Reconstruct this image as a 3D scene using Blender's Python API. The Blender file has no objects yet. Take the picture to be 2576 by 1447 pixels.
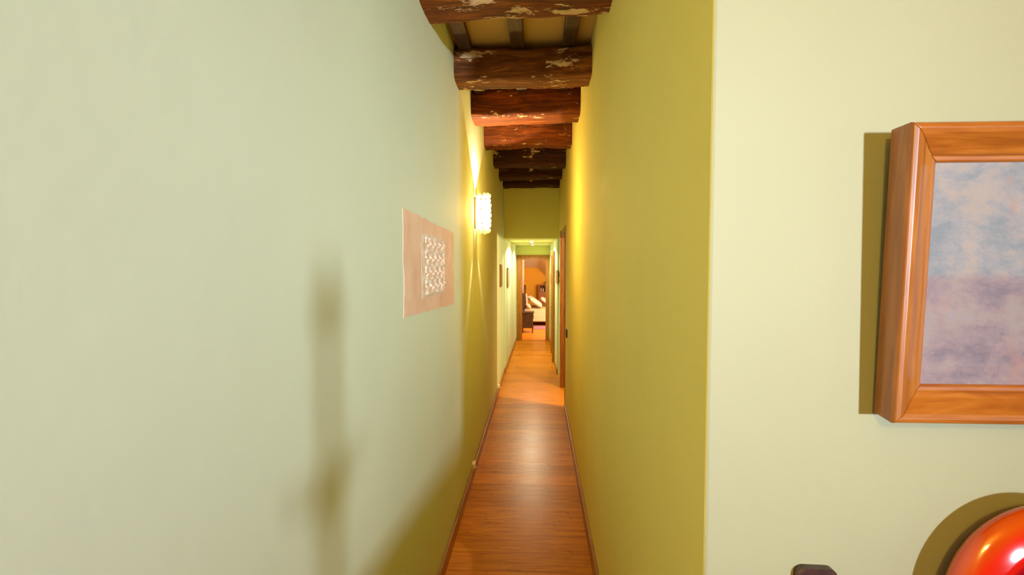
import bpy, bmesh, math, random
from mathutils import Vector, Matrix, noise
random.seed(7)
C = bpy.context.scene.collection
S = bpy.context.scene

# ---------------------------------------------------------------- camera
F = 1314.0
H = 1.7
psi = math.atan(65 / F)
tht = math.atan(62 / F * math.cos(psi))
cam_d = bpy.data.cameras.new('camera')
cam_d.sensor_width = 36.0
cam_d.lens = 36.0 * F / 2576.0
cam_d.clip_start = 0.02
cam = bpy.data.objects.new('camera', cam_d)
C.objects.link(cam)
fw = Vector((-math.sin(psi) * math.cos(tht), math.cos(psi) * math.cos(tht), -math.sin(tht)))
rt = Vector((math.cos(psi), math.sin(psi), 0))
up = rt.cross(fw)
M = Matrix((rt, up, -fw)).transposed().to_4x4()
M.translation = (0, 0, H)
cam.matrix_world = M
S.camera = cam

# ---------------------------------------------------------------- world, exposure, room lights
w = bpy.data.worlds.new('world'); S.world = w; w.use_nodes = True
w.node_tree.nodes['Background'].inputs[0].default_value = (1.0, .9, .75, 1)
w.node_tree.nodes['Background'].inputs[1].default_value = 0.05
S.view_settings.view_transform = 'Standard'
S.view_settings.look = 'None'
S.view_settings.gamma = 1
S.view_settings.use_curve_mapping = False
S.view_settings.exposure = 0.0


def area(name, loc, target, power, col, sx, sy=None):
    d = bpy.data.lights.new(name, 'AREA'); d.energy = power; d.color = col
    d.shape = 'RECTANGLE'; d.size = sx; d.size_y = sy or sx
    o = bpy.data.objects.new(name, d); C.objects.link(o); o.location = loc
    o.rotation_euler = (Vector(target) - Vector(loc)).to_track_quat('-Z', 'Y').to_euler()
    return o


def point(name, loc, power, col, r=.05, spot=None, target=None, blend=.3):
    d = bpy.data.lights.new(name, 'SPOT' if spot else 'POINT'); d.energy = power; d.color = col
    d.shadow_soft_size = r
    if spot:
        d.spot_size = math.radians(spot); d.spot_blend = blend
    o = bpy.data.objects.new(name, d); C.objects.link(o); o.location = loc
    if target:
        o.rotation_euler = (Vector(target) - Vector(loc)).to_track_quat('-Z', 'Y').to_euler()
    return o


KEY = (2.2, -4.7, 1.68)
kl = area('key_light', KEY, (.13, .94, 1.85), 19, (.95, 1.03, 1.22), .2, .25)  # unseen key source placed from the cast shadows, no window around it
kl.data.spread = math.radians(32)
point('warm_fill_light', (-.3, -1.6, 2.5), 110, (1.0, .66, .15), .1)  # added warm fill behind the camera, lifts the shadows on the front wall
area('side_fill_light', (3.5, -1.6, 1.6), (-.5, .3, 1.5), 10, (.80, 1.0, 1.0), 1.4, 1.6)  # added cool fill for the near left wall, no window there
point('sconce_lamp_light', (-.375, 4.28, 2.12), 29, (1.0, .59, .14), .04)
point('sconce_sparkle_near', (-.375, 4.20, 2.12), 10, (1.0, .75, .35), .012, 4.5, (.318, 2.57, 2.07), 1)
point('sconce_sparkle_high', (-.375, 4.20, 2.15), 6, (1.0, .75, .35), .012, 5, (.318, 2.64, 2.30), 1)
point('side_room_lamp', (1.25, 5.62, 2.02), 190, (1.0, .76, .34), .04)
point('hall_spot_near', (-.11, 9.05, 2.045), 105, (1.0, .88, .58), .03, 164, (-.11, 9.05, 0), .12)
point('hall_spot_far', (-.11, 10.6, 2.045), 42, (1.0, .88, .58), .03, 150, (-.11, 10.6, 0), .12)
area('bedroom_lamp', (1.0, 12.1, 2.3), (.1, 15.5, .9), 80, (1.0, .80, .58), .5)
point('slope_fill_light', (1.3, 13.1, 1.15), 60, (1.0, .80, .55), .08)  # added fill that brightens the pale bedroom slope, no lamp stands there

# ---------------------------------------------------------------- materials


def new_mat(name):
    m = bpy.data.materials.new(name); m.use_nodes = True
    nt = m.node_tree
    return m, nt, nt.nodes['Principled BSDF']


def N(nt, t, **kw):
    n = nt.nodes.new(t)
    for k, v in kw.items():
        setattr(n, k, v)
    return n


def ramp(nt, stops, fac):
    r = N(nt, 'ShaderNodeValToRGB')
    e = r.color_ramp.elements
    while len(e) > 1: e.remove(e[-1])
    e[0].position = stops[0][0]; e[0].color = (*stops[0][1], 1)
    for p, c in stops[1:]:
        k = e.new(p); k.color = (*c, 1)
    nt.links.new(fac, r.inputs[0])
    return r.outputs[0]


def coords(nt, scale=(1, 1, 1), kind='Object', rot=(0, 0, 0)):
    tc = N(nt, 'ShaderNodeTexCoord'); mp = N(nt, 'ShaderNodeMapping')
    mp.inputs['Scale'].default_value = scale; mp.inputs['Rotation'].default_value = rot
    nt.links.new(tc.outputs[kind], mp.inputs[0])
    return mp.outputs[0]


def ntex(nt, vec, scale, detail=4, rough=.5, dist=0):
    n = N(nt, 'ShaderNodeTexNoise'); n.inputs['Scale'].default_value = scale
    n.inputs['Detail'].default_value = detail; n.inputs['Roughness'].default_value = rough
    n.inputs['Distortion'].default_value = dist
    nt.links.new(vec, n.inputs['Vector'])
    return n.outputs['Fac']


def mixc(nt, fac, a, b, mode='MIX'):
    m = N(nt, 'ShaderNodeMix', data_type='RGBA', blend_type=mode)
    for s, v in ((m.inputs[0], fac), (m.inputs[6], a), (m.inputs[7], b)):
        if hasattr(v, 'is_output'): nt.links.new(v, s)
        elif isinstance(v, (int, float)): s.default_value = v
        else: s.default_value = (*v, 1)
    return m.outputs[2]


def bump(nt, bs, h, strength=.3, dist=.01):
    b = N(nt, 'ShaderNodeBump'); b.inputs['Strength'].default_value = strength
    b.inputs['Distance'].default_value = dist
    nt.links.new(h, b.inputs['Height']); nt.links.new(b.outputs[0], bs.inputs['Normal'])


def paint(name, col, rough=.75):
    m, nt, bs = new_mat(name)
    v = coords(nt)
    a = ntex(nt, v, 1.1, 3)
    c = ramp(nt, [(.3, tuple(x * .96 for x in col)), (.7, tuple(min(1, x * 1.03) for x in col))], a)
    nt.links.new(c, bs.inputs['Base Color'])
    bs.inputs['Roughness'].default_value = rough
    bs.inputs['Specular IOR Level'].default_value = .25
    bump(nt, bs, ntex(nt, v, 9, 5, .55), .12, .01)
    return m


def plain(name, col, rough=.5, metal=0, spec=.5, em=None, es=0, trans=0):
    m, nt, bs = new_mat(name)
    v = coords(nt)
    c = ramp(nt, [(.3, tuple(x * .9 for x in col)), (.7, tuple(min(1, x * 1.06) for x in col))], ntex(nt, v, 14, 3))
    nt.links.new(c, bs.inputs['Base Color'])
    bs.inputs['Roughness'].default_value = rough; bs.inputs['Metallic'].default_value = metal
    bs.inputs['Specular IOR Level'].default_value = spec
    bs.inputs['Transmission Weight'].default_value = trans
    if em:
        bs.inputs['Emission Color'].default_value = (*em, 1); bs.inputs['Emission Strength'].default_value = es
    return m


def wood(name, dark, mid, light, scale=(2, 14, 14), rough=.4, bstr=.15, coat=0, wscale=3):
    m, nt, bs = new_mat(name)
    v = coords(nt, scale)
    a = ntex(nt, v, wscale, 6, .6, 1.2)
    c = ramp(nt, [(.28, dark), (.5, mid), (.72, light)], a)
    nt.links.new(c, bs.inputs['Base Color'])
    bs.inputs['Roughness'].default_value = rough; bs.inputs['Coat Weight'].default_value = coat
    bs.inputs['Coat Roughness'].default_value = .15
    bump(nt, bs, a, bstr, .004)
    return m


M_room = paint('room_paint_dimmed', (.345, .35, .215))  # wall paint darkened in the base colour to offset the strong key light
M_hallr = paint('corridor_paint_warmed', (.84, .75, .21))  # same wall round the corner, warm light put into the base colour
M_left = paint('left_wall_paint', (.68, .78, .58))
M_hall = paint('hall_paint', (.74, .76, .25))
M_ceil = paint('ceiling_plaster', (.60, .38, .11))
M_hceil = paint('hall_ceiling_paint', (.70, .74, .30))
M_orange = paint('bedroom_orange_paint', (.80, .42, .04))
M_pale = paint('bedroom_pale_plaster', (.86, .78, .66))


def floor_mat():
    m, nt, bs = new_mat('laminate_floor')
    v = coords(nt)
    br = N(nt, 'ShaderNodeTexBrick'); br.offset = .37; br.offset_frequency = 2
    br.inputs['Scale'].default_value = 1; br.inputs['Brick Width'].default_value = 3.0
    br.inputs['Row Height'].default_value = .19; br.inputs['Mortar Size'].default_value = .0012
    br.inputs['Mortar Smooth'].default_value = .3
    br.inputs['Color1'].default_value = (0, 0, 0, 1); br.inputs['Color2'].default_value = (1, 1, 1, 1)
    br.inputs['Mortar'].default_value = (.5, .5, .5, 1)
    sh = N(nt, 'ShaderNodeVectorMath', operation='ADD'); sh.inputs[1].default_value = (1.2, .05, 0)
    nt.links.new(v, sh.inputs[0]); nt.links.new(sh.outputs[0], br.inputs['Vector'])
    # each board shifts the grain
    vm = N(nt, 'ShaderNodeVectorMath', operation='MULTIPLY_ADD')
    vm.inputs[1].default_value = (3.1, 5.7, 0)
    nt.links.new(br.outputs['Color'], vm.inputs[0]); nt.links.new(v, vm.inputs[2])
    mp = N(nt, 'ShaderNodeMapping'); mp.inputs['Scale'].default_value = (1.3, 16, 1)
    nt.links.new(vm.outputs[0], mp.inputs[0])
    g1 = ntex(nt, mp.outputs[0], 2.2, 7, .62, .9)
    mp2 = N(nt, 'ShaderNodeMapping'); mp2.inputs['Scale'].default_value = (2.4, 5, 1)
    nt.links.new(vm.outputs[0], mp2.inputs[0])
    g2 = ntex(nt, mp2.outputs[0], 2.6, 4, .55, 1.8)
    base = ramp(nt, [(.25, (.42, .115, .002)), (.5, (.72, .25, .005)), (.75, (.88, .37, .012))], g1)
    kn = ramp(nt, [(.26, (.35, .28, .22)), (.40, (1, 1, 1))], g2)
    c = mixc(nt, .75, base, kn, 'MULTIPLY')
    tint = ramp(nt, [(0, (.72, .72, .72)), (1, (1.0, 1.0, 1.0))], br.outputs['Color'])
    c = mixc(nt, 1.0, c, tint, 'MULTIPLY')
    c = mixc(nt, br.outputs['Fac'], c, (.16, .06, .01))
    nt.links.new(c, bs.inputs['Base Color'])
    r = ramp(nt, [(.2, (.26,) * 3), (.8, (.38,) * 3)], g1)
    nt.links.new(r, bs.inputs['Roughness'])
    bs.inputs['Specular IOR Level'].default_value = .15
    bump(nt, bs, g1, .06, .004)
    return m


def beam_mat(name, seed, dark, mid, light, flake=.62):
    m, nt, bs = new_mat(name)
    tc = N(nt, 'ShaderNodeTexCoord'); mp = N(nt, 'ShaderNodeMapping')
    mp.inputs['Location'].default_value = (seed * 3.3, seed * 1.7, seed)
    nt.links.new(tc.outputs['Object'], mp.inputs[0])
    st = N(nt, 'ShaderNodeMapping'); st.inputs['Scale'].default_value = (1.6, 16, 16)
    nt.links.new(mp.outputs[0], st.inputs[0])
    a = ntex(nt, st.outputs[0], 1.6, 8, .65, .8)
    c = ramp(nt, [(.3, dark), (.52, mid), (.74, light)], a)
    fs = N(nt, 'ShaderNodeMapping'); fs.inputs['Scale'].default_value = (4, 9, 9); nt.links.new(mp.outputs[0], fs.inputs[0])
    fl = ntex(nt, fs.outputs[0], 1.0, 10, .74, 0)
    k = ramp(nt, [(flake, (0,) * 3), (flake + .025, (1,) * 3)], fl)
    c = mixc(nt, k, c, (.72, .52, .28))
    nt.links.new(c, bs.inputs['Base Color'])
    bs.inputs['Roughness'].default_value = .75; bs.inputs['Specular IOR Level'].default_value = .2
    hs = mixc(nt, .35, a, fl)
    bump(nt, bs, hs, .7, .02)
    return m


M_floor = floor_mat()
M_oak = wood('varnished_oak', (.30, .11, .012), (.45, .19, .025), (.58, .27, .045), (14, 14, 1.6), .38, .1)
M_oak2 = wood('aged_oak', (.24, .085, .008), (.36, .14, .012), (.46, .20, .025), (14, 14, 1.6), .42, .1)
M_jamb = wood('dark_oak', (.13, .038, .006), (.22, .07, .01), (.31, .11, .02), (14, 14, 1.6), .4, .1)
M_skirt = wood('skirting_wood', (.26, .10, .016), (.38, .16, .03), (.48, .22, .05), (14, 1.6, 14), .4, .08)
M_frameH = wood('pine_frame_horizontal', (.21, .055, .006), (.32, .095, .010), (.43, .16, .020), (1.6, 16, 16), .28, .08, .5, 2.2)
M_frameV = wood('pine_frame_vertical', (.21, .060, .008), (.30, .10, .014), (.40, .15, .024), (16, 16, 1.6), .36, .08, .25, 2.2)
M_dark = wood('dark_brown_wood', (.018, .008, .005), (.05, .02, .012), (.11, .055, .04), (9, 9, 5), .35, .2, .2)
M_joist = wood('joist_wood', (.025, .010, .003), (.05, .02, .005), (.09, .036, .01), (14, 1.5, 14), .65, .4)
M_white = plain('white_plastic', (.85, .80, .70), .35)
M_black = plain('black_plastic', (.02, .015, .012), .4)
M_brass = plain('aged_brass', (.45, .30, .10), .35, 1)
M_linen = plain('cream_linen', (.86, .76, .62), .85)
M_linen2 = plain('beige_linen', (.72, .55, .40), .85)
M_cover = plain('bed_cover', (.78, .60, .38), .85)
M_lilac = plain('lilac_shade_tint', (.38, .20, .34), .95)
M_cabinet = wood('reddish_cabinet_wood', (.22, .07, .02), (.34, .12, .035), (.44, .18, .06), (3, 3, 9), .45)
M_bulb = plain('lit_bulb', (1, 1, 1), .3, em=(1, .93, .75), es=40)

# ---------------------------------------------------------------- mesh helpers


def link(name, bm, mat, parent=None, smooth=False):
    me = bpy.data.meshes.new(name)
    bmesh.ops.recalc_face_normals(bm, faces=bm.faces[:])
    bm.to_mesh(me); bm.free()
    if smooth:
        for p in me.polygons: p.use_smooth = True
    for m_ in (mat if isinstance(mat, (list, tuple)) else [mat]): me.materials.append(m_)
    o = bpy.data.objects.new(name, me); C.objects.link(o)
    if parent: o.parent = parent
    return o


def box(bm, x0, x1, y0, y1, z0, z1, bev=0):
    vs = [bm.verts.new((x, y, z)) for z in (z0, z1) for x, y in ((x0, y0), (x1, y0), (x1, y1), (x0, y1))]
    fs = [bm.faces.new([vs[i] for i in f]) for f in ((3, 2, 1, 0), (4, 5, 6, 7), (0, 1, 5, 4), (1, 2, 6, 5), (2, 3, 7, 6), (3, 0, 4, 7))]
    if bev:
        es = {e for f in fs for e in f.edges}
        bmesh.ops.bevel(bm, geom=list(es), offset=bev, segments=2, affect='EDGES', profile=.6)
    return vs


def B(*boxes, bev=0):
    bm = bmesh.new()
    for b in boxes: box(bm, *b, bev=bev)
    return bm


def prism(bm, pts, z0, z1):
    lo = [bm.verts.new((x, y, z0)) for x, y in pts]; hi = [bm.verts.new((x, y, z1)) for x, y in pts]
    n = len(pts)
    bm.faces.new(lo[::-1]); bm.faces.new(hi)
    for i in range(n): bm.faces.new((lo[i], lo[(i + 1) % n], hi[(i + 1) % n], hi[i]))


def lathe(bm, prof, seg=40, cx=0, cy=0):
    rings = []
    for r, z in prof:
        rings.append([bm.verts.new((cx + r * math.cos(2 * math.pi * i / seg), cy + r * math.sin(2 * math.pi * i / seg), z)) for i in range(seg)])
    for a, b in zip(rings, rings[1:]):
        for i in range(seg):
            bm.faces.new((a[i], a[(i + 1) % seg], b[(i + 1) % seg], b[i]))
    bm.faces.new(rings[0][::-1]); bm.faces.new(rings[-1])


def tube(bm, pts, r, seg=8):
    rings = []
    for i, p in enumerate(pts):
        p = Vector(p)
        t = (Vector(pts[min(i + 1, len(pts) - 1)]) - Vector(pts[max(i - 1, 0)])).normalized()
        a = t.orthogonal().normalized() if abs(t.z) > .9 else t.cross(Vector((0, 0, 1))).normalized()
        b = t.cross(a)
        rr = r[i] if isinstance(r, (list, tuple)) else r
        rings.append([bm.verts.new(p + (a * math.cos(2 * math.pi * k / seg) + b * math.sin(2 * math.pi * k / seg)) * rr) for k in range(seg)])
    for a, b in zip(rings, rings[1:]):
        for i in range(seg): bm.faces.new((a[i], a[(i + 1) % seg], b[(i + 1) % seg], b[i]))
    bm.faces.new(rings[0][::-1]); bm.faces.new(rings[-1])


def struct(name, bm, mat, smooth=False):
    o = link(name, bm, mat, None, smooth); o['kind'] = 'structure'; return o


def tag(o, label, cat, group=None):
    o['label'] = label; o['category'] = cat
    if group: o['group'] = group
    return o


def thing(name, loc, label, cat, group=None):
    o = bpy.data.objects.new(name, None); C.objects.link(o); o.location = loc
    o.empty_display_size = .1
    return tag(o, label, cat, group)


# ---------------------------------------------------------------- the setting
XL, XR = -.515, .318          # corridor walls
YC = .987                      # wall that carries the painting
ZC = 3.04                      # boarded ceiling
YL = 7.97                      # lintel
D1, D2 = 6.04, 7.10            # side door opening

struct('floor', B((-.75, 3.75, -5.6, 17.2, -.1, 0)), M_floor)
struct('ceiling', B((-.75, 3.75, -5.6, YL + .14, ZC, ZC + .12)), M_ceil)
struct('wall_left', B((XL - .12, XL, -5.5, YL, 0, ZC)), M_left)
# near right wall (one L of masonry with a rounded corner)
bm = bmesh.new()
c = .006
prism(bm, [(XR + c * .3, YC + c * .3), (XR + c, YC), (3.62, YC), (3.62, YC + .12), (XR + .12, YC + .12)], 0, ZC)
struct('wall_front', bm, M_room)
bm = bmesh.new()
prism(bm, [(XR + c * .3, YC + c * .3), (XR + .12, YC + .12), (XR + .12, D1), (XR, D1), (XR, YC + c)], 0, ZC)
struct('wall_right', bm, M_hallr)
struct('wall_right_over_door', B((XR, XR + .12, D1, YL, 2.06, ZC)), M_hallr)
struct('wall_right_far', B((XR, XR + .12, D2, YL, 0, 2.06)), M_left)
struct('wall_far_right', B((3.62, 3.74, -5.5, YC + .12, 0, ZC)), M_room)
struct('wall_back', B((-.64, 3.74, -5.6, -5.5, 0, ZC)), M_room)
# lintel wall and narrow far hall
struct('wall_lintel', B((XL, XR + .12, YL, YL + .14, 2.072, ZC)), M_hall)
bm = bmesh.new(); prism(bm, [(-.64, YL), (-.507, YL), (-.472, 11.4), (-.64, 11.4)], 0, 2.072)
struct('wall_hall_left', bm, M_left)
bm = bmesh.new(); prism(bm, [(.30, YL + .001), (.44, YL + .001), (.44, 11.4), (.262, 11.4)], 0, 2.072)
struct('wall_hall_right', bm, M_left)
struct('ceiling_hall', B((-.64, .44, YL + .14, 11.4, 2.072, 2.2)), M_hceil)
# end wall with bedroom door
bm = bmesh.new()
box(bm, -2.0, -.365, 11.4, 11.52, 0, 2.9); box(bm, .19, 2.6, 11.4, 11.52, 0, 2.9); box(bm, -.365, .19, 11.4, 11.52, 1.79, 2.9)
struct('wall_end', bm, M_hall)
# bedroom shell
struct('wall_bedroom_back', B((-2.0, 2.6, 16.6, 16.7, 0, 2.9)), M_orange)
struct('wall_bedroom_left', B((-.75, -.65, 11.52, 16.6, 0, 2.9)), M_orange)
struct('wall_bedroom_right', B((2.5, 2.6, 11.52, 16.6, 0, 2.9)), M_orange)
struct('ceiling_bedroom', B((-.75, 2.6, 11.52, 16.7, 2.9, 3.0)), M_pale)
# made-up pale slope, stands for light high on the back wall, lower right
bm = bmesh.new()
prof = [(-.65, 1.54), (-.05, 1.54), (.02, 1.52), (.33, 1.20), (.45, 1.14), (2.5, 1.14)]
fr, bk, tp = [], [], []
for x, z in prof:
    bk.append(bm.verts.new((x, 16.6, z))); fr.append(bm.verts.new((x, 13.2, z + 1.35)))
for i in range(len(prof) - 1): bm.faces.new((bk[i], bk[i + 1], fr[i + 1], fr[i]))
ret = bmesh.ops.extrude_face_region(bm, geom=bm.faces[:])
bmesh.ops.translate(bm, verts=[v for v in ret['geom'] if isinstance(v, bmesh.types.BMVert)], vec=(0, 0, .05))
struct('bedroom_light_slope', bm, M_pale, False)
# side room shell behind the right wall
bm = bmesh.new()
box(bm, XR + .12, 2.6, 4.2, 4.3, 0, ZC); box(bm, XR + .12, 2.6, 9.0, 9.1, 0, ZC); box(bm, 2.5, 2.6, 4.3, 9.0, 0, ZC)
struct('wall_side_room', bm, M_room)

# baseboards
struct('baseboard_left', B((XL, XL + .014, .2, YL, 0, .088), bev=.003), M_skirt)
struct('baseboard_right', B((XR - .014, XR, YC + .01, D1 - .075, 0, .10), bev=.003), M_skirt)
bm = bmesh.new(); prism(bm, [(-.507, YL), (-.493, YL), (-.458, 11.36), (-.472, 11.36)], 0, .075)
struct('baseboard_hall_left', bm, M_skirt)
bm = bmesh.new(); prism(bm, [(.288, YL), (.300, YL), (.2905, 8.88), (.278, 8.88)], 0, .075); prism(bm, [(.267, 9.9), (.279, 9.9), (.263, 11.36), (.251, 11.36)], 0, .075)
struct('baseboard_hall_right', bm, M_skirt)


def doorroot(name):
    o = bpy.data.objects.new(name, None); C.objects.link(o); o['kind'] = 'structure'; return o


# door_1: the side doorway (jambs, casing both sides), opening on the right wall
d = doorroot('door_1'); d.location = (XR, (D1 + D2) / 2, 0)


def P(name, bm, mat, root, label=None, smooth=False):
    o = link(name, bm, mat, None, smooth)
    o.parent = root; o.matrix_parent_inverse = Matrix.Translation(-Vector(root.location)) if not root.rotation_euler[2] else Matrix()
    if label: o['label'] = label
    return o


P('casing', B((XR - .018, XR, D2 - .012, D2 + .07, 0, 2.13), (XR - .005, XR, D1 - .01, D2 - .012, 2.05, 2.13), bev=.002), M_oak, d)
P('near_casing', B((XR - .004, XR, D1 - .03, D1 + .004, 0, 2.13), bev=.001), M_jamb, d)
P('jamb', B((XR - .005, XR + .125, D1, D1 + .022, 0, 2.06), (XR - .005, XR + .125, D2 - .022, D2, 0, 2.06), (XR - .005, XR + .125, D1 + .022, D2 - .022, 2.04, 2.06), bev=.002), M_jamb, d)
P('door_stop_strip', B((XR + .05, XR + .07, D2 - .036, D2 - .022, 0, 2.04)), M_oak, d)
h = P('hinge', B((XR + .085, XR + .105, D2 - .027, D2 - .021, 1.72, 1.84)), M_brass, d)
# open leaf, folded back into the side room
lf = P('door_leaf', B((XR + .13, XR + .93, D2 + .03, D2 + .07, .01, 2.03), bev=.003), M_oak, d)
P('door_handle', B((XR + .82, XR + .92, D2 - .02, D2 - .008, .98, 1.0), (XR + .90, XR + .915, D2 - .02, D2 + .03, .98, 1.0), bev=.003), M_brass, d).parent = d

# door_2: closed side door of the far hall
d = doorroot('door_2'); d.location = (.29, 9.4, 0)
bm = bmesh.new()
for y0, y1 in ((8.88, 8.96), (9.82, 9.9)):
    box(bm, .245, .30, y0, y1, 0, 1.9)
box(bm, .245, .30, 8.96, 9.82, 1.83, 1.9)
P('casing', bm, M_oak, d)
P('door_leaf', B((.262, .29, 8.96, 9.82, .008, 1.83), bev=.002), M_oak, d)
P('door_handle', B((.235, .262, 9.02, 9.035, .95, .965), (.228, .24, 9.02, 9.13, .95, .965), bev=.002), M_brass, d)

# door_3: bedroom doorway
d = doorroot('door_3'); d.location = (-.09, 11.4, 0)
P('casing', B((-.455, -.352, 11.375, 11.4, 0, 1.87), (.182, .245, 11.375, 11.4, 0, 1.87), (-.352, .182, 11.375, 11.4, 1.785, 1.87), bev=.004), M_oak2, d)
P('jamb', B((-.365, -.345, 11.39, 11.53, 0, 1.79), (.172, .19, 11.39, 11.53, 0, 1.79), (-.345, .172, 11.39, 11.53, 1.77, 1.79)), M_oak2, d)
P('latch_plate', B((.176, .186, 11.366, 11.376, .76, .84), bev=.002), M_brass, d)
P('threshold', B((-.345, .172, 11.40, 11.46, 0, .006)), M_skirt, d)

# ---------------------------------------------------------------- ceiling beams and joists


def beam(yc, wid, hgt, zb, skew, mat, seed, label):
    L0, L1 = XL - .03, XR + .03
    bm = bmesh.new(); n = 44; ns = 28; rings = []
    for i in range(n + 1):
        x = L0 + (L1 - L0) * i / n
        ring = []
        for k in range(ns):
            a = 2 * math.pi * k / ns
            ex = 2 / 5.5
            ca, sa = math.cos(a), math.sin(a)
            u = math.copysign(abs(ca) ** ex, ca) * wid / 2
            v = math.copysign(abs(sa) ** ex, sa) * hgt / 2
            nz = noise.fractal(Vector((x * 3 + seed * 5, u * 9, v * 9 + seed)), 1, 2, 5) * .011
            nz += noise.noise(Vector((x * 14 + seed, u * 25, v * 25))) * .004
            sc = 1 + nz / (.5 * min(wid, hgt))
            ring.append(bm.verts.new((x, u * sc + skew * x + .012 * math.sin(x * 5 + seed), max(-9, v * sc) + .006 * math.sin(x * 4 + seed * 2))))
        rings.append(ring)
    for a, b in zip(rings, rings[1:]):
        for k in range(ns): bm.faces.new((a[k], a[(k + 1) % ns], b[(k + 1) % ns], b[k]))
    bm.faces.new(rings[0][::-1]); bm.faces.new(rings[-1])
    o = link('ceiling_beam', bm, mat, None, True)
    o.location = (0, yc, zb + hgt / 2)
    tag(o, label, 'beam', 'rough wooden beams across the corridor ceiling')
    return o


mA = beam_mat('beam_wood_flaky', 1.3, (.05, .016, .003), (.19, .048, .004), (.42, .12, .009), .55)
mB = beam_mat('beam_wood_brown', 4.1, (.05, .018, .006), (.17, .052, .008), (.40, .15, .02), .57)
mC = beam_mat('beam_wood_orange', 7.7, (.035, .009, .002), (.13, .028, .0015), (.28, .07, .004), .60)
mD = beam_mat('beam_wood_dark', 2.2, (.018, .008, .004), (.055, .02, .008), (.14, .05, .015), .60)
for a in [(2.36, .30, .20, 2.83, -.10, mA, 1, 'nearest rough ceiling beam with cream flaking patches, cut by the top of the photo'),
          (3.32, .26, .19, 2.82, -.06, mB, 2, 'second rough beam from the front, brown with white flecks at its left end'),
          (4.18, .32, .225, 2.82, -.02, mC, 3, 'third beam from the front, dark face over a glowing orange underside'),
          (5.12, .28, .205, 2.82, 0, mC, 4, 'fourth beam from the front, orange, just in front of the wall lamp'),
          (6.18, .28, .205, 2.82, 0, mD, 5, 'fifth beam from the front, dark brown with pale worn streaks'),
          (7.04, .26, .205, 2.82, 0, mD, 6, 'sixth beam from the front, very dark, last but one before the green lintel wall'),
          (7.82, .26, .205, 2.82, 0, mD, 7, 'farthest ceiling beam, very dark, tight against the green lintel wall')]:
    beam(*a)

for x, where in ((-.445, 'leftmost'), (-.125, 'middle'), (.185, 'rightmost')):
    bm = bmesh.new(); box(bm, x - .04, x + .04, YC + .14, YL, ZC - .045, ZC - .0, bev=.006)
    tag(link('ceiling_joist', bm, M_joist), '%s of the three dark narrow joists above the rough beams' % where, 'joist', 'dark joists under the corridor ceiling boards')

# ---------------------------------------------------------------- wall lamp
W0 = XL
sc_ = thing('wall_lamp', (W0, 4.28, 1.95), 'lit crystal glass wall lamp throwing beams up and down the left wall', 'lamp')
P('back_plate', B((W0, W0 + .012, 4.22, 4.34, 1.98, 2.23), bev=.003), M_brass, sc_)
mg, nt, bs = new_mat('lit_crystal')
bs.inputs['Base Color'].default_value = (1, .93, .75, 1); bs.inputs['Roughness'].default_value = .15
gz = N(nt, 'ShaderNodeTexCoord'); sp = N(nt, 'ShaderNodeSeparateXYZ'); nt.links.new(gz.outputs['Generated'], sp.inputs[0])
ec = ramp(nt, [(0, (.30, .15, .04)), (.10, (.42, .28, .12)), (.26, (1, .95, .82)), (.76, (1, .95, .82)), (.9, (.42, .30, .14)), (1, (.26, .13, .03))], sp.outputs[2])
nt.links.new(ec, bs.inputs['Emission Color']); bs.inputs['Emission Strength'].default_value = 3.2
bm = bmesh.new()
# half drum of stacked glass nuggets, open at top and bottom
rows = 8
for r_ in range(rows):
    z = 1.965 + r_ * .28 / (rows - 1)
    for k in range(7):
        a = math.radians(-84 + 168 * k / 6 + (8 if r_ % 2 else 0))
        x = W0 + .025 + .088 * math.cos(a); y = 4.28 + .068 * math.sin(a)
        mt = Matrix.Translation((x, y, z + random.uniform(-.006, .006))) @ Matrix.Rotation(random.random() * 3, 4, 'Z') @ Matrix.Diagonal((.021, .021, .024, 1))
        bmesh.ops.create_icosphere(bm, subdivisions=1, radius=random.uniform(.85, 1.2), matrix=mt)
P('crystal_shade', bm, mg, sc_, 'glowing drum of glass nuggets')
P('lamp_frame', B((W0 + .005, W0 + .1, 4.262, 4.268, 2.06, 2.066), (W0 + .005, W0 + .1, 4.292, 4.298, 2.06, 2.066)), M_brass, sc_)
UPC = (1.0, .80, .52)
point('wall_lamp_beam_up', (W0 + .045, 4.285, 2.285), 75.0, UPC, .01, 112, (W0 + .0, 4.285, 3.0), .08)
point('wall_lamp_beam_down', (W0 + .045, 4.25, 1.925), 40, UPC, .006, 13, (W0 - .01, 3.72, 1.20), .3)
point('wall_lamp_beam_down_inner', (W0 + .045, 4.31, 1.925), 40, UPC, .006, 13, (W0 - .01, 4.95, 1.20), .3)

# ---------------------------------------------------------------- clay / paper relief on the left wall
pl = thing('wall_relief', (XL, 2.57, 1.45), 'pinkish beige handmade paper relief with deckled edges on the green left wall', 'wall art')
mp_, nt, bs = new_mat('handmade_paper')
v = coords(nt)
a = ntex(nt, v, 5, 6, .6)
fine = ntex(nt, v, 70, 4, .7)
c_ = ramp(nt, [(.3, (.76, .50, .32)), (.7, (.90, .66, .47))], a)
st = ramp(nt, [(.68, (1, 1, 1)), (.76, (.8, .6, .45))], ntex(nt, v, 22, 5, .7))
nt.links.new(mixc(nt, 1, c_, st, 'MULTIPLY'), bs.inputs['Base Color'])
bs.inputs['Roughness'].default_value = .9
bump(nt, bs, fine, .5, .004)
c0 = [(1.975, 1.492), (3.160, 1.450), (3.166, 1.882), (1.974, 1.909)]
edge = []
for (ya, za), (yb, zb) in zip(c0, c0[1:] + c0[:1]):
    n = 40
    for i in range(n):
        t = i / n; y = ya + (yb - ya) * t; z = za + (zb - za) * t
        k = noise.fractal(Vector((y * 7, z * 9, 3)), 1, 2, 4) * .012
        edge.append((y + k, z + k * .6))
bm = bmesh.new()
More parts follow.
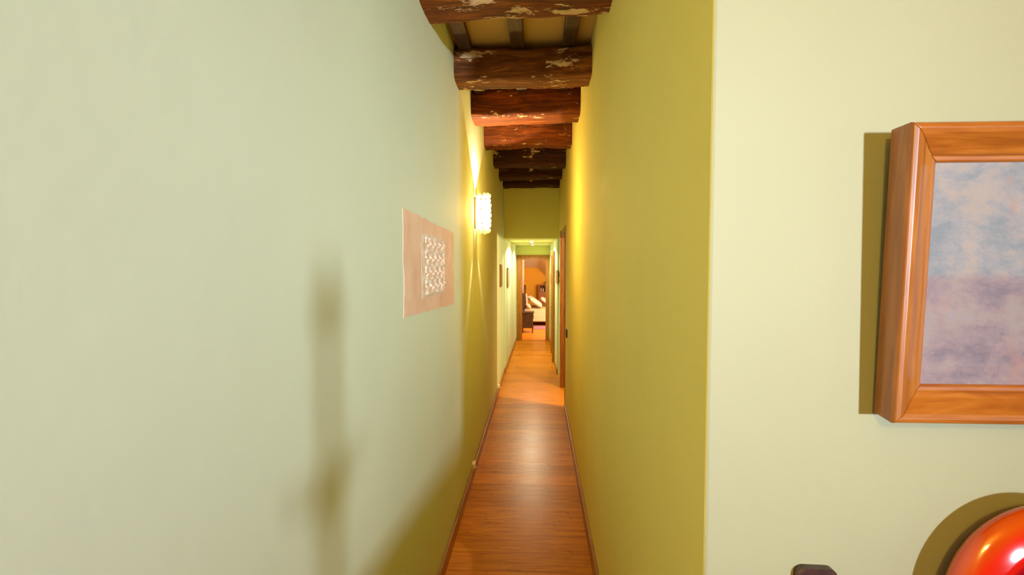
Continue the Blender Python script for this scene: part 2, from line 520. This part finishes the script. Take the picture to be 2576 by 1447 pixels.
bk = [bm.verts.new((XL + .001, y, z)) for y, z in edge]
fr = [bm.verts.new((XL + .003, y, z)) for y, z in edge]
bm.faces.new(bk); bm.faces.new(fr[::-1])
for i in range(len(edge)):
    j = (i + 1) % len(edge); bm.faces.new((bk[i], bk[j], fr[j], fr[i]))
P('sheet', bm, mp_, pl)
# raised pale border and folded relief field
y0, y1, z0, z1 = 2.28, 2.86, 1.54, 1.832
mw, nt, bs = new_mat('pale_relief_plaster')
v = coords(nt)
nt.links.new(ramp(nt, [(.35, (.66, .50, .34)), (.65, (.86, .76, .60))], ntex(nt, v, 26, 5, .6)), bs.inputs['Base Color'])
bs.inputs['Roughness'].default_value = .85
bm = bmesh.new(); nu, nv = 120, 150; g = []
for j in range(nv + 1):
    row = []
    for i in range(nu + 1):
        u, q = i / nu, j / nv
        y = y0 + (y1 - y0) * u; z = z0 + (z1 - z0) * q
        # border 12% of the field, inside it three-cornered folds in rows
        e = min(u / .11, (1 - u) / .06, q / .05, (1 - q) / .05)
        if e < 1: x = .0035 + .003 * min(1, e * 1.5) + .0006 * noise.noise(Vector((u * 30, q * 30, 0)))
        else:
            U = (u - .11) / .83 * 4; V = (q - .05) / .9 * 8
            r_ = int(V); fv = V - r_
            wob = .12 * noise.noise(Vector((U * 1.3, V * 1.7, 4)))
            fu = (U + wob + (.5 if r_ % 2 else 0)) % 1
            tri = (1 - fv) * .5 if r_ % 2 == 0 else fv * .5
            dd = abs(fu - .5)
            x = .002 + (.0135 * min(1, (1 - dd / max(tri, .04)) * 2.2) * (.55 + .45 * abs(fv - .5) * 2) if dd < tri else 0) + .002 * noise.noise(Vector((U * 4, V * 4, 1)))
        row.append(bm.verts.new((XL + x, y, z)))
    g.append(row)
for j in range(nv):
    for i in range(nu): bm.faces.new((g[j][i], g[j][i + 1], g[j + 1][i + 1], g[j + 1][i]))
for rr in (g[0], g[-1], [r[0] for r in g], [r[-1] for r in g]):
    lo = [bm.verts.new((XL + .001, v_.co.y, v_.co.z)) for v_ in rr]
    for i in range(len(rr) - 1): bm.faces.new((rr[i], rr[i + 1], lo[i + 1], lo[i]))
P('relief_field', bm, mw, pl, 'pale field of rows of three-cornered folds')

# ---------------------------------------------------------------- painting in a pine frame on the near right wall
FX0, FX1, FZ0, FZ1 = .612, 1.42, 1.425, 1.934
pt = thing('framed_painting', (0, 0, 0), 'abstract pale blue and lilac painting in a thick varnished wooden frame', 'painting')
pt.location = (FX0, YC, FZ0)
tilt = math.atan2(.022, FZ1 - FZ0)
W_, H_ = FX1 - FX0, (FZ1 - FZ0) / math.cos(tilt)
# moulding profile: (inward, forward(-y)); forward 0 = back of frame
prof = [(.010, 0), (.002, .004), (0, .054), (.003, .060), (.010, .062), (.018, .059), (.030, .050), (.042, .041), (.050, .037), (.052, .033), (.060, .032), (.063, .028), (.063, .010), (.063, 0)]


def moulding(side):
    bm = bmesh.new(); A, Bq = [], []
    for i, f in prof:
        if side == 'b': a, b = (i, -f, i), (W_ - i, -f, i)
        if side == 't': a, b = (i, -f, H_ - i), (W_ - i, -f, H_ - i)
        if side == 'l': a, b = (i, -f, i), (i, -f, H_ - i)
        if side == 'r': a, b = (W_ - i, -f, i), (W_ - i, -f, H_ - i)
        A.append(bm.verts.new(a)); Bq.append(bm.verts.new(b))
    n = len(prof)
    for k in range(n): bm.faces.new((A[k], A[(k + 1) % n], Bq[(k + 1) % n], Bq[k]))
    bm.faces.new(A); bm.faces.new(Bq[::-1])
    return bm


fr_parts = []
for s_, nm in (('b', 'frame_rail'), ('t', 'frame_rail'), ('l', 'frame_stile'), ('r', 'frame_stile')):
    o = link(nm, moulding(s_), M_frameH if s_ in 'bt' else M_frameV, pt, False)
    es = o.modifiers.new('bev', 'BEVEL'); es.width = .0015; es.segments = 2; es.limit_method = 'ANGLE'
    fr_parts.append(o)
mc, nt, bs = new_mat('canvas_painting')
v = coords(nt)
sp = N(nt, 'ShaderNodeSeparateXYZ'); nt.links.new(v, sp.inputs[0])
vs_ = N(nt, 'ShaderNodeMapping'); vs_.inputs['Scale'].default_value = (9, 1, 13); nt.links.new(v, vs_.inputs[0])
n1 = ntex(nt, vs_.outputs[0], 1.1, 12, .74, .15)
vt = N(nt, 'ShaderNodeMapping'); vt.inputs['Scale'].default_value = (12, 1, 6); vt.inputs['Location'].default_value = (3, 0, 8); nt.links.new(v, vt.inputs[0])
n2 = ntex(nt, vt.outputs[0], 1.0, 10, .7, .2)
sky = ramp(nt, [(.39, (0.158, 0.186, 0.209)), (.5, (0.230, 0.232, 0.243)), (.57, (0.294, 0.255, 0.229))], n1)
land = ramp(nt, [(.39, (0.151, 0.123, 0.153)), (.5, (0.230, 0.174, 0.188)), (.57, (0.262, 0.209, 0.195)), (.64, (0.238, 0.213, 0.243))], n1)
ma = N(nt, 'ShaderNodeMath', operation='MULTIPLY_ADD'); ma.inputs[1].default_value = .05; nt.links.new(n2, ma.inputs[0]); nt.links.new(sp.outputs[2], ma.inputs[2])
k = ramp(nt, [(.272, (0, 0, 0)), (.284, (1, 1, 1))], ma.outputs[0])
cc = mixc(nt, k, land, sky)
warmk = ramp(nt, [(.58, (0, 0, 0)), (.72, (1, 1, 1))], n2)
cc = mixc(nt, warmk, cc, (0.318, 0.178, 0.153))
dk = ramp(nt, [(.25, (1, 1, 1)), (.33, (0, 0, 0))], n2)
cc = mixc(nt, dk, cc, (0.111, 0.105, 0.118))
nt.links.new(cc, bs.inputs['Base Color']); bs.inputs['Roughness'].default_value = .5
bump(nt, bs, n1, .8, .006)
bm = bmesh.new(); box(bm, .058, W_ - .058, -.027, -.015, .058, H_ - .058)
o = link('canvas', bm, mc, pt)
pt.rotation_euler = (tilt, 0, 0)
pt.location = (FX0, YC - .008, FZ0)
wire = bmesh.new(); tube(wire, [(W_ / 2, -.006, H_ - .07), (W_ / 2, .022, H_ - .05)], .003)
link('hook', wire, M_brass, pt)

# ---------------------------------------------------------------- console table, red jar, dark plaque
ct = thing('console_table', (.95, .8, 0), 'dark wooden console table below the painting, under the red dish', 'table')
P('tabletop', B((.50, 1.55, .66, .975, .85, .881), bev=.006), M_dark, ct)
P('apron', B((.54, 1.51, .69, .95, .79, .85)), M_dark, ct)
for x in (.54, 1.47):
    for y in (.69, .93):
        P('leg', B((x, x + .04, y - .01, y + .03, 0, .79), bev=.004), M_dark, ct)

mr, nt, bs = new_mat('red_glaze')
v = coords(nt)
sp = N(nt, 'ShaderNodeVectorMath', operation='MULTIPLY'); sp.inputs[1].default_value = (1 / .175, 0, 1 / .198)
nt.links.new(v, sp.inputs[0])
ln = N(nt, 'ShaderNodeVectorMath', operation='LENGTH'); nt.links.new(sp.outputs[0], ln.inputs[0])
nn = ntex(nt, v, 9, 4, .5)
mm = N(nt, 'ShaderNodeMath', operation='MULTIPLY_ADD'); mm.inputs[1].default_value = .12
nt.links.new(nn, mm.inputs[0]); nt.links.new(ln.outputs['Value'], mm.inputs[2])
nt.links.new(ramp(nt, [(.45, (.10, .001, .002)), (.66, (.26, .001, .012)), (.78, (.55, .006, .003)), (.92, (.62, .015, .002)), (1.0, (.52, .06, .002))], mm.outputs[0]), bs.inputs['Base Color'])
bs.inputs['Roughness'].default_value = .12; bs.inputs['Coat Weight'].default_value = 1; bs.inputs['Coat Roughness'].default_value = .04
ds = thing('decorative_dish', (.888, .931, .885), 'glossy red round dish with an orange rim standing below the painting', 'dish')
bm = bmesh.new()
prof_ = []
for i in range(0, 27):
    t = i / 26; rho = math.sin(t * math.pi / 2)
    if rho < .7: yv = -.054 * (.30 + .414 * (rho / .7) ** 2)
    else: yv = -.054 * math.sqrt(max(0, 1 - rho * rho))
    prof_.append((rho, yv))
for i in range(25, -1, -1):
    t = i / 26; rho = math.sin(t * math.pi / 2); prof_.append((rho, .050 * math.sqrt(max(0, 1 - rho * rho))))
rings = []
for rho, yv in prof_[1:-1]:
    rings.append([bm.verts.new((.175 * rho * math.cos(2 * math.pi * k / 96), yv, .198 * rho * math.sin(2 * math.pi * k / 96))) for k in range(96)])
for a, b in zip(rings, rings[1:]):
    for k in range(96): bm.faces.new((a[k], a[(k + 1) % 96], b[(k + 1) % 96], b[k]))
f0 = bm.verts.new((0, prof_[0][1], 0)); f1 = bm.verts.new((0, prof_[-1][1], 0))
for k in range(96): bm.faces.new((f0, rings[0][(k + 1) % 96], rings[0][k])); bm.faces.new((f1, rings[-1][k], rings[-1][(k + 1) % 96]))
o = link('bowl', bm, mr, ds, True); o.location = (0, 0, 1.084 - .885)
bm = bmesh.new(); box(bm, -.07, .07, -.05, .05, -.004, .014, bev=.004); link('foot', bm, mr, ds)

bm = bmesh.new()
pts = []
wb, wt, hh = .046, .037, .20
for i in range(9):
    a = math.pi * .5 * i / 8
    pts.append((wt - .016 + .016 * math.cos(a), hh - .016 + .016 * math.sin(a)))
pts = [(wb, 0)] + pts
pts = pts + [(-x, z) for x, z in reversed(pts)]
fa = [bm.verts.new((x, -.016 - .0, z)) for x, z in pts]; ba = [bm.verts.new((x, 0, z)) for x, z in pts]
bm.faces.new(fa); bm.faces.new(ba[::-1])
for i in range(len(pts)):
    j = (i + 1) % len(pts); bm.faces.new((fa[i], fa[j], ba[j], ba[i]))
es = [e for e in bm.edges if all(v_.co.y < -.01 for v_ in e.verts)]
bmesh.ops.bevel(bm, geom=es, offset=.0015, segments=1, affect='EDGES')
o = link('wall_plaque', bm, M_dark)
o.location = (.517, YC, .9315); o.rotation_euler = (0, math.radians(1.2), 0)
tag(o, 'small dark brown wooden piece with rounded top corners, left of the red dish', 'plaque')

# ---------------------------------------------------------------- small things along the corridor
o = link('light_switch', B((XR - .014, XR, 5.60, 5.72, .895, .985), bev=.004), M_black)
tag(o, 'dark switch on the right corridor wall just before the side doorway', 'switch')
for y, z, lab in ((4.06, .085, 'small white cable socket above the left skirting board, nearest the camera'), (6.72, .085, 'small white cable socket above the left skirting board where the bright wall starts')):
    r = thing('cable_socket', (XL, y, z), lab, 'socket', 'white sockets along the left skirting')
    P('cover', B((XL, XL + .022, y - .05, y + .03, z - .008, z + .035), bev=.003), M_white, r)
    P('plug', B((XL + .022, XL + .034, y - .045, y - .03, z - .002, z + .012), bev=.002), M_white, r)
bm = bmesh.new()
tube(bm, [(XL + .009, .4 + i * .18, .092 + .001 * math.sin(i * 2.1)) for i in range(36)], .0032, 6)
tag(link('cable', bm, M_skirt), 'thin tan cable lying along the top of the left skirting board', 'cable')
bm = bmesh.new(); bmesh.ops.create_icosphere(bm, subdivisions=2, radius=.006, matrix=Matrix.Translation((.265, 4.03, .004)) @ Matrix.Diagonal((1, 1, .6, 1)))
tag(link('crumb', bm, M_white), 'tiny white speck lying on the wooden floor near the right wall', 'crumb')

for x, y, lab in ((-.11, 9.05, 'small lit ceiling spotlight at the front of the low far hall'), (-.11, 10.6, 'recessed ceiling spotlight close to the bedroom doorway')):
    r = thing('ceiling_spotlight', (x, y, 2.072), lab, 'spotlight', 'spotlights in the far hall ceiling')
    bm = bmesh.new(); lathe(bm, [(.043, 2.072), (.045, 2.066), (.036, 2.063), (.034, 2.0705)], 24, x, y)
    P('rim', bm, M_white, r)
    bm = bmesh.new()
    if y < 10: lathe(bm, [(.030, 2.064), (.031, 2.058), (.022, 2.050), (.008, 2.047)], 20, x, y)
    else: lathe(bm, [(.026, 2.0635), (.020, 2.0615)], 20, x, y)
    P('bulb', bm, M_bulb, r)


def picture(side, y0, y1, z0, z1, xw, lab, fcol, icol, th=.016):
    r = thing('small_picture', (xw, (y0 + y1) / 2, z0), lab, 'picture')
    s = 1 if side == 'l' else -1
    xs = sorted((xw, xw + s * th)); b = .02
    P('frame', B((xs[0], xs[1], y0, y1, z0, z0 + b), (xs[0], xs[1], y0, y1, z1 - b, z1), (xs[0], xs[1], y0, y0 + b, z0 + b, z1 - b), (xs[0], xs[1], y1 - b, y1, z0 + b, z1 - b)), fcol, r)
    xi = sorted((xw, xw + s * th * .5))
    P('print', B((xi[0], xi[1], y0 + b, y1 - b, z0 + b, z1 - b)), icol, r)


M_print = plain('print_paper', (.62, .50, .22), .6)
M_printr = plain('print_terracotta', (.42, .20, .09), .6)
picture('l', 7.02, 7.32, 1.372, 1.68, XL, 'thin dark framed picture on the left wall just before the low far hall', M_jamb, M_printr)
picture('l', 8.42, 8.82, 1.30, 1.62, -.5, 'wooden framed picture on the left wall inside the low far hall', M_oak, M_print)
picture('r', 7.72, 8.30, 1.385, 1.59, .298, 'gold framed picture on the right wall beyond the side doorway, the larger one there', M_brass, M_print)
picture('r', 7.20, 7.46, 1.40, 1.49, XR, 'tiny gold framed picture tight against the far side doorway casing', M_brass, M_print)
picture('r', 10.15, 10.65, 1.28, 1.47, .272, 'faint pale picture on the right wall beyond the closed far door', M_brass, M_linen)

# ---------------------------------------------------------------- bedroom
ns_ = thing('nightstand', (-.24, 12.75, 0), 'dark brown nightstand beside the bed, seen through the far doorway', 'nightstand')
P('top', B((-.40, -.085, 12.58, 12.95, .485, .512), bev=.004), M_dark, ns_)
P('body', B((-.385, -.115, 12.60, 12.94, .12, .485)), M_dark, ns_)
for x in (-.385, -.14):
    for y in (12.60, 12.915):
        P('leg', B((x, x + .025, y, y + .025, 0, .12)), M_dark, ns_)
P('drawer', B((-.115, -.105, 12.63, 12.91, .33, .46), bev=.002), M_dark, ns_)
bm = bmesh.new(); tube(bm, [(-.105, 12.77, .395), (-.088, 12.77, .395)], .009)
P('knob', bm, M_brass, ns_)

bd = thing('bed', (.6, 14.8, 0), 'bed with cream cover and dark headboard in the room beyond the far doorway', 'bed')
P('headboard', B((-.42, -.37, 14.04, 15.8, 0, .90), (-.43, -.36, 13.98, 14.04, 0, 1.03), (-.43, -.36, 15.8, 15.86, 0, 1.03), bev=.006), M_dark, bd)
P('bed_frame', B((-.37, 1.5, 14.1, 15.7, .10, .2), bev=.01), M_cover, bd)
for x in (-.35, 1.42):
    for y in (14.14, 15.6): P('leg', B((x, x + .06, y, y + .06, 0, .10)), M_dark, bd)
bm = B((-.365, 1.52, 14.06, 15.74, .2, .425)); bmesh.ops.bevel(bm, geom=bm.edges[:], offset=.05, segments=4, affect='EDGES')
P('mattress', bm, M_linen, bd, smooth=True)
bm = B((-.355, 1.545, 14.04, 14.06, .13, .42), (-.355, 1.545, 14.04, 15.76, .42, .436), bev=.006)
P('bed_cover', bm, M_cover, bd)


def pillow(x, y, z, w, d, t, rot, mat, lab):
    bm = bmesh.new(); n = 18; top = []; bot = []
    for j in range(n + 1):
        ra, rb = [], []
        for i in range(n + 1):
            u, q = -1 + 2 * i / n, -1 + 2 * j / n
            hgt = t / 2 * max(0, (1 - u ** 4)) ** .5 * max(0, (1 - q ** 4)) ** .5
            pin = 1 - .08 * (1 - abs(u)) * abs(q) - .0
            xx, yy = u * w / 2 * (1 - .07 * (1 - q * q) * abs(u)), q * d / 2 * (1 - .07 * (1 - u * u) * abs(q))
            nn_ = .006 * noise.noise(Vector((xx * 9 + x * 7, yy * 9, 2)))
            a = bm.verts.new((xx, yy, hgt + nn_)); ra.append(a)
            rb.append(a if hgt < 1e-6 else bm.verts.new((xx, yy, -hgt + nn_)))
        top.append(ra); bot.append(rb)
    for j in range(n):
        for i in range(n):
            bm.faces.new((top[j][i], top[j][i + 1], top[j + 1][i + 1], top[j + 1][i]))
            fs = [bot[j][i], bot[j + 1][i], bot[j + 1][i + 1], bot[j][i + 1]]
            if len(set(fs)) == 4 and bm.faces.get(fs) is None: bm.faces.new(fs)
    o = link('pillow', bm, mat, None, True)
    o.location = (x, y, z); o.rotation_euler = rot
    tag(o, lab, 'pillow', 'pillows heaped at the head of the bed')


R_ = math.radians
pillow(-.05, 14.60, .605, .42, .54, .13, (0, R_(34), 0), M_linen, 'large white pillow leaning in the middle of the heap on the bed')
pillow(-.12, 15.18, .615, .42, .54, .13, (0, R_(34), 0), M_linen, 'white pillow behind the large one, only its top edge showing')
pillow(.24, 15.16, .59, .38, .54, .12, (0, R_(34), 0), M_linen, 'white pillow at the right of the heap, behind the large one')
pillow(-.255, 14.19, .535, .19, .22, .09, (0, R_(44), 0), M_linen2, 'small beige cushion at the front left of the heap, above the nightstand')
pillow(-.312, 14.52, .66, .40, .36, .07, (0, R_(86), 0), M_linen2, 'beige cushion standing upright against the headboard')
pillow(.475, 15.3, .56, .20, .30, .09, (0, R_(70), 0), M_linen, 'small upright white pillow cut off by the right door casing')

bm = bmesh.new(); box(bm, -.1, 1.6, 13.35, 14.0, 0, .012, bev=.004)  # flat lilac strip painted in for purple shade on the floor
tag(link('shade_strip', bm, M_lilac), 'lilac rug put in for the purple shade alongside the bed', 'shade_strip')

cu = bmesh.new(); n = 60
ring = []
for z in (.93, 1.4, 2.0, 2.85):
    w_ = .045 if z < 1 else .05
    ring.append([cu.verts.new((-.405 + (w_ + .008 * math.sin(9 * a_)) * math.cos(a_), 13.3 + (.10 + .012 * math.sin(9 * a_)) * math.sin(a_), z)) for a_ in [2 * math.pi * k / n for k in range(n)]])
for a_, b_ in zip(ring, ring[1:]):
    for k in range(n): cu.faces.new((a_[k], a_[(k + 1) % n], b_[(k + 1) % n], b_[k]))
cu.faces.new(ring[0][::-1]); cu.faces.new(ring[-1])
M_curt = plain('dusty_pink_cloth', (.55, .33, .25), .85)
tag(link('curtain', cu, M_curt, None, True), 'dusty pink curtain hanging just inside the bedroom doorway on the left', 'curtain')

cb = thing('cabinet', (.4, 16.3, 0), 'reddish wooden cabinet with an open shelf against the orange bedroom wall', 'cabinet')
P('body', B((.02, .98, 16.25, 16.55, .0, .80), bev=.005), M_cabinet, cb)
P('side_panel', B((.02, .05, 16.25, 16.55, .80, 1.0)), M_cabinet, cb)
P('side_panel', B((.95, .98, 16.25, 16.55, .80, 1.0)), M_cabinet, cb)
P('back_panel', B((.05, .95, 16.53, 16.55, .80, 1.0)), M_cabinet, cb)
P('top', B((.0, 1.0, 16.24, 16.56, 1.0, 1.03), bev=.004), M_cabinet, cb)
for x, lab in ((.10, 'left one of the two small pale objects on the cabinet shelf'), (.17, 'right one of the two small pale objects, nearer the black box on the cabinet shelf')):
    bm = bmesh.new(); lathe(bm, [(.022, .801), (.026, .83), (.02, .88), (.008, .90), (.009, .92)], 14, x, 16.36)
    o = link('figurine', bm, M_linen2); tag(o, lab, 'ornament', 'small pale objects on the cabinet shelf')
o = link('keepsake_box', B((.215, .36, 16.30, 16.38, 1.032, 1.12), bev=.003), M_dark)
tag(o, 'dark brown box standing on top of the reddish cabinet', 'box')
o = link('storage_box', B((.215, .36, 16.27, 16.4, .802, .97), bev=.004), M_black)
tag(o, 'near-black box standing on the open shelf of the reddish cabinet', 'box')

# ---------------------------------------------------------------- furniture added unseen behind the camera to cast the soft shadows
sb = thing('shadow_sideboard', (.85, -.9, 0), 'brown sideboard added behind the viewpoint to cast the slanting shadow', 'shadow_sideboard')
P('body', B((.36, 1.45, -1.12, -.72, .1, 1.06), bev=.004), M_cabinet, sb)
P('top', B((.34, 1.47, -1.14, -.70, 1.06, 1.087), bev=.004), M_cabinet, sb)
for x in (.38, 1.38):
    for y in (-1.1, -.78): P('leg', B((x, x + .05, y, y + .05, 0, .1)), M_cabinet, sb)
cs = thing('shadow_coat_stand', (.285, -.5, 0), 'slim wooden coat stand added behind the viewpoint to cast the thin shadow', 'coat stand')
bm = bmesh.new(); lathe(bm, [(.013, .03), (.013, 1.2), (.024, 1.26), (.024, 1.32), (.012, 1.36), (.011, 1.56), (.02, 1.59), (.02, 1.62), (.007, 1.68), (.003, 1.72)], 16, .285, -.5)
P('pole', bm, M_dark, cs)
for k in range(4):
    a = k * math.pi / 2 + .4
    bm = bmesh.new(); tube(bm, [(.285 + math.cos(a) * r, -.5 + math.sin(a) * r, z) for r, z in ((.01, 1.30), (.03, 1.29), (.05, 1.31), (.055, 1.35))], .007)
    P('hook', bm, M_dark, cs)
    bm = bmesh.new(); tube(bm, [(.285 + math.cos(a) * r, -.5 + math.sin(a) * r, z) for r, z in ((.01, .2), (.08, .13), (.17, .014))], .013)
    P('foot', bm, M_dark, cs)
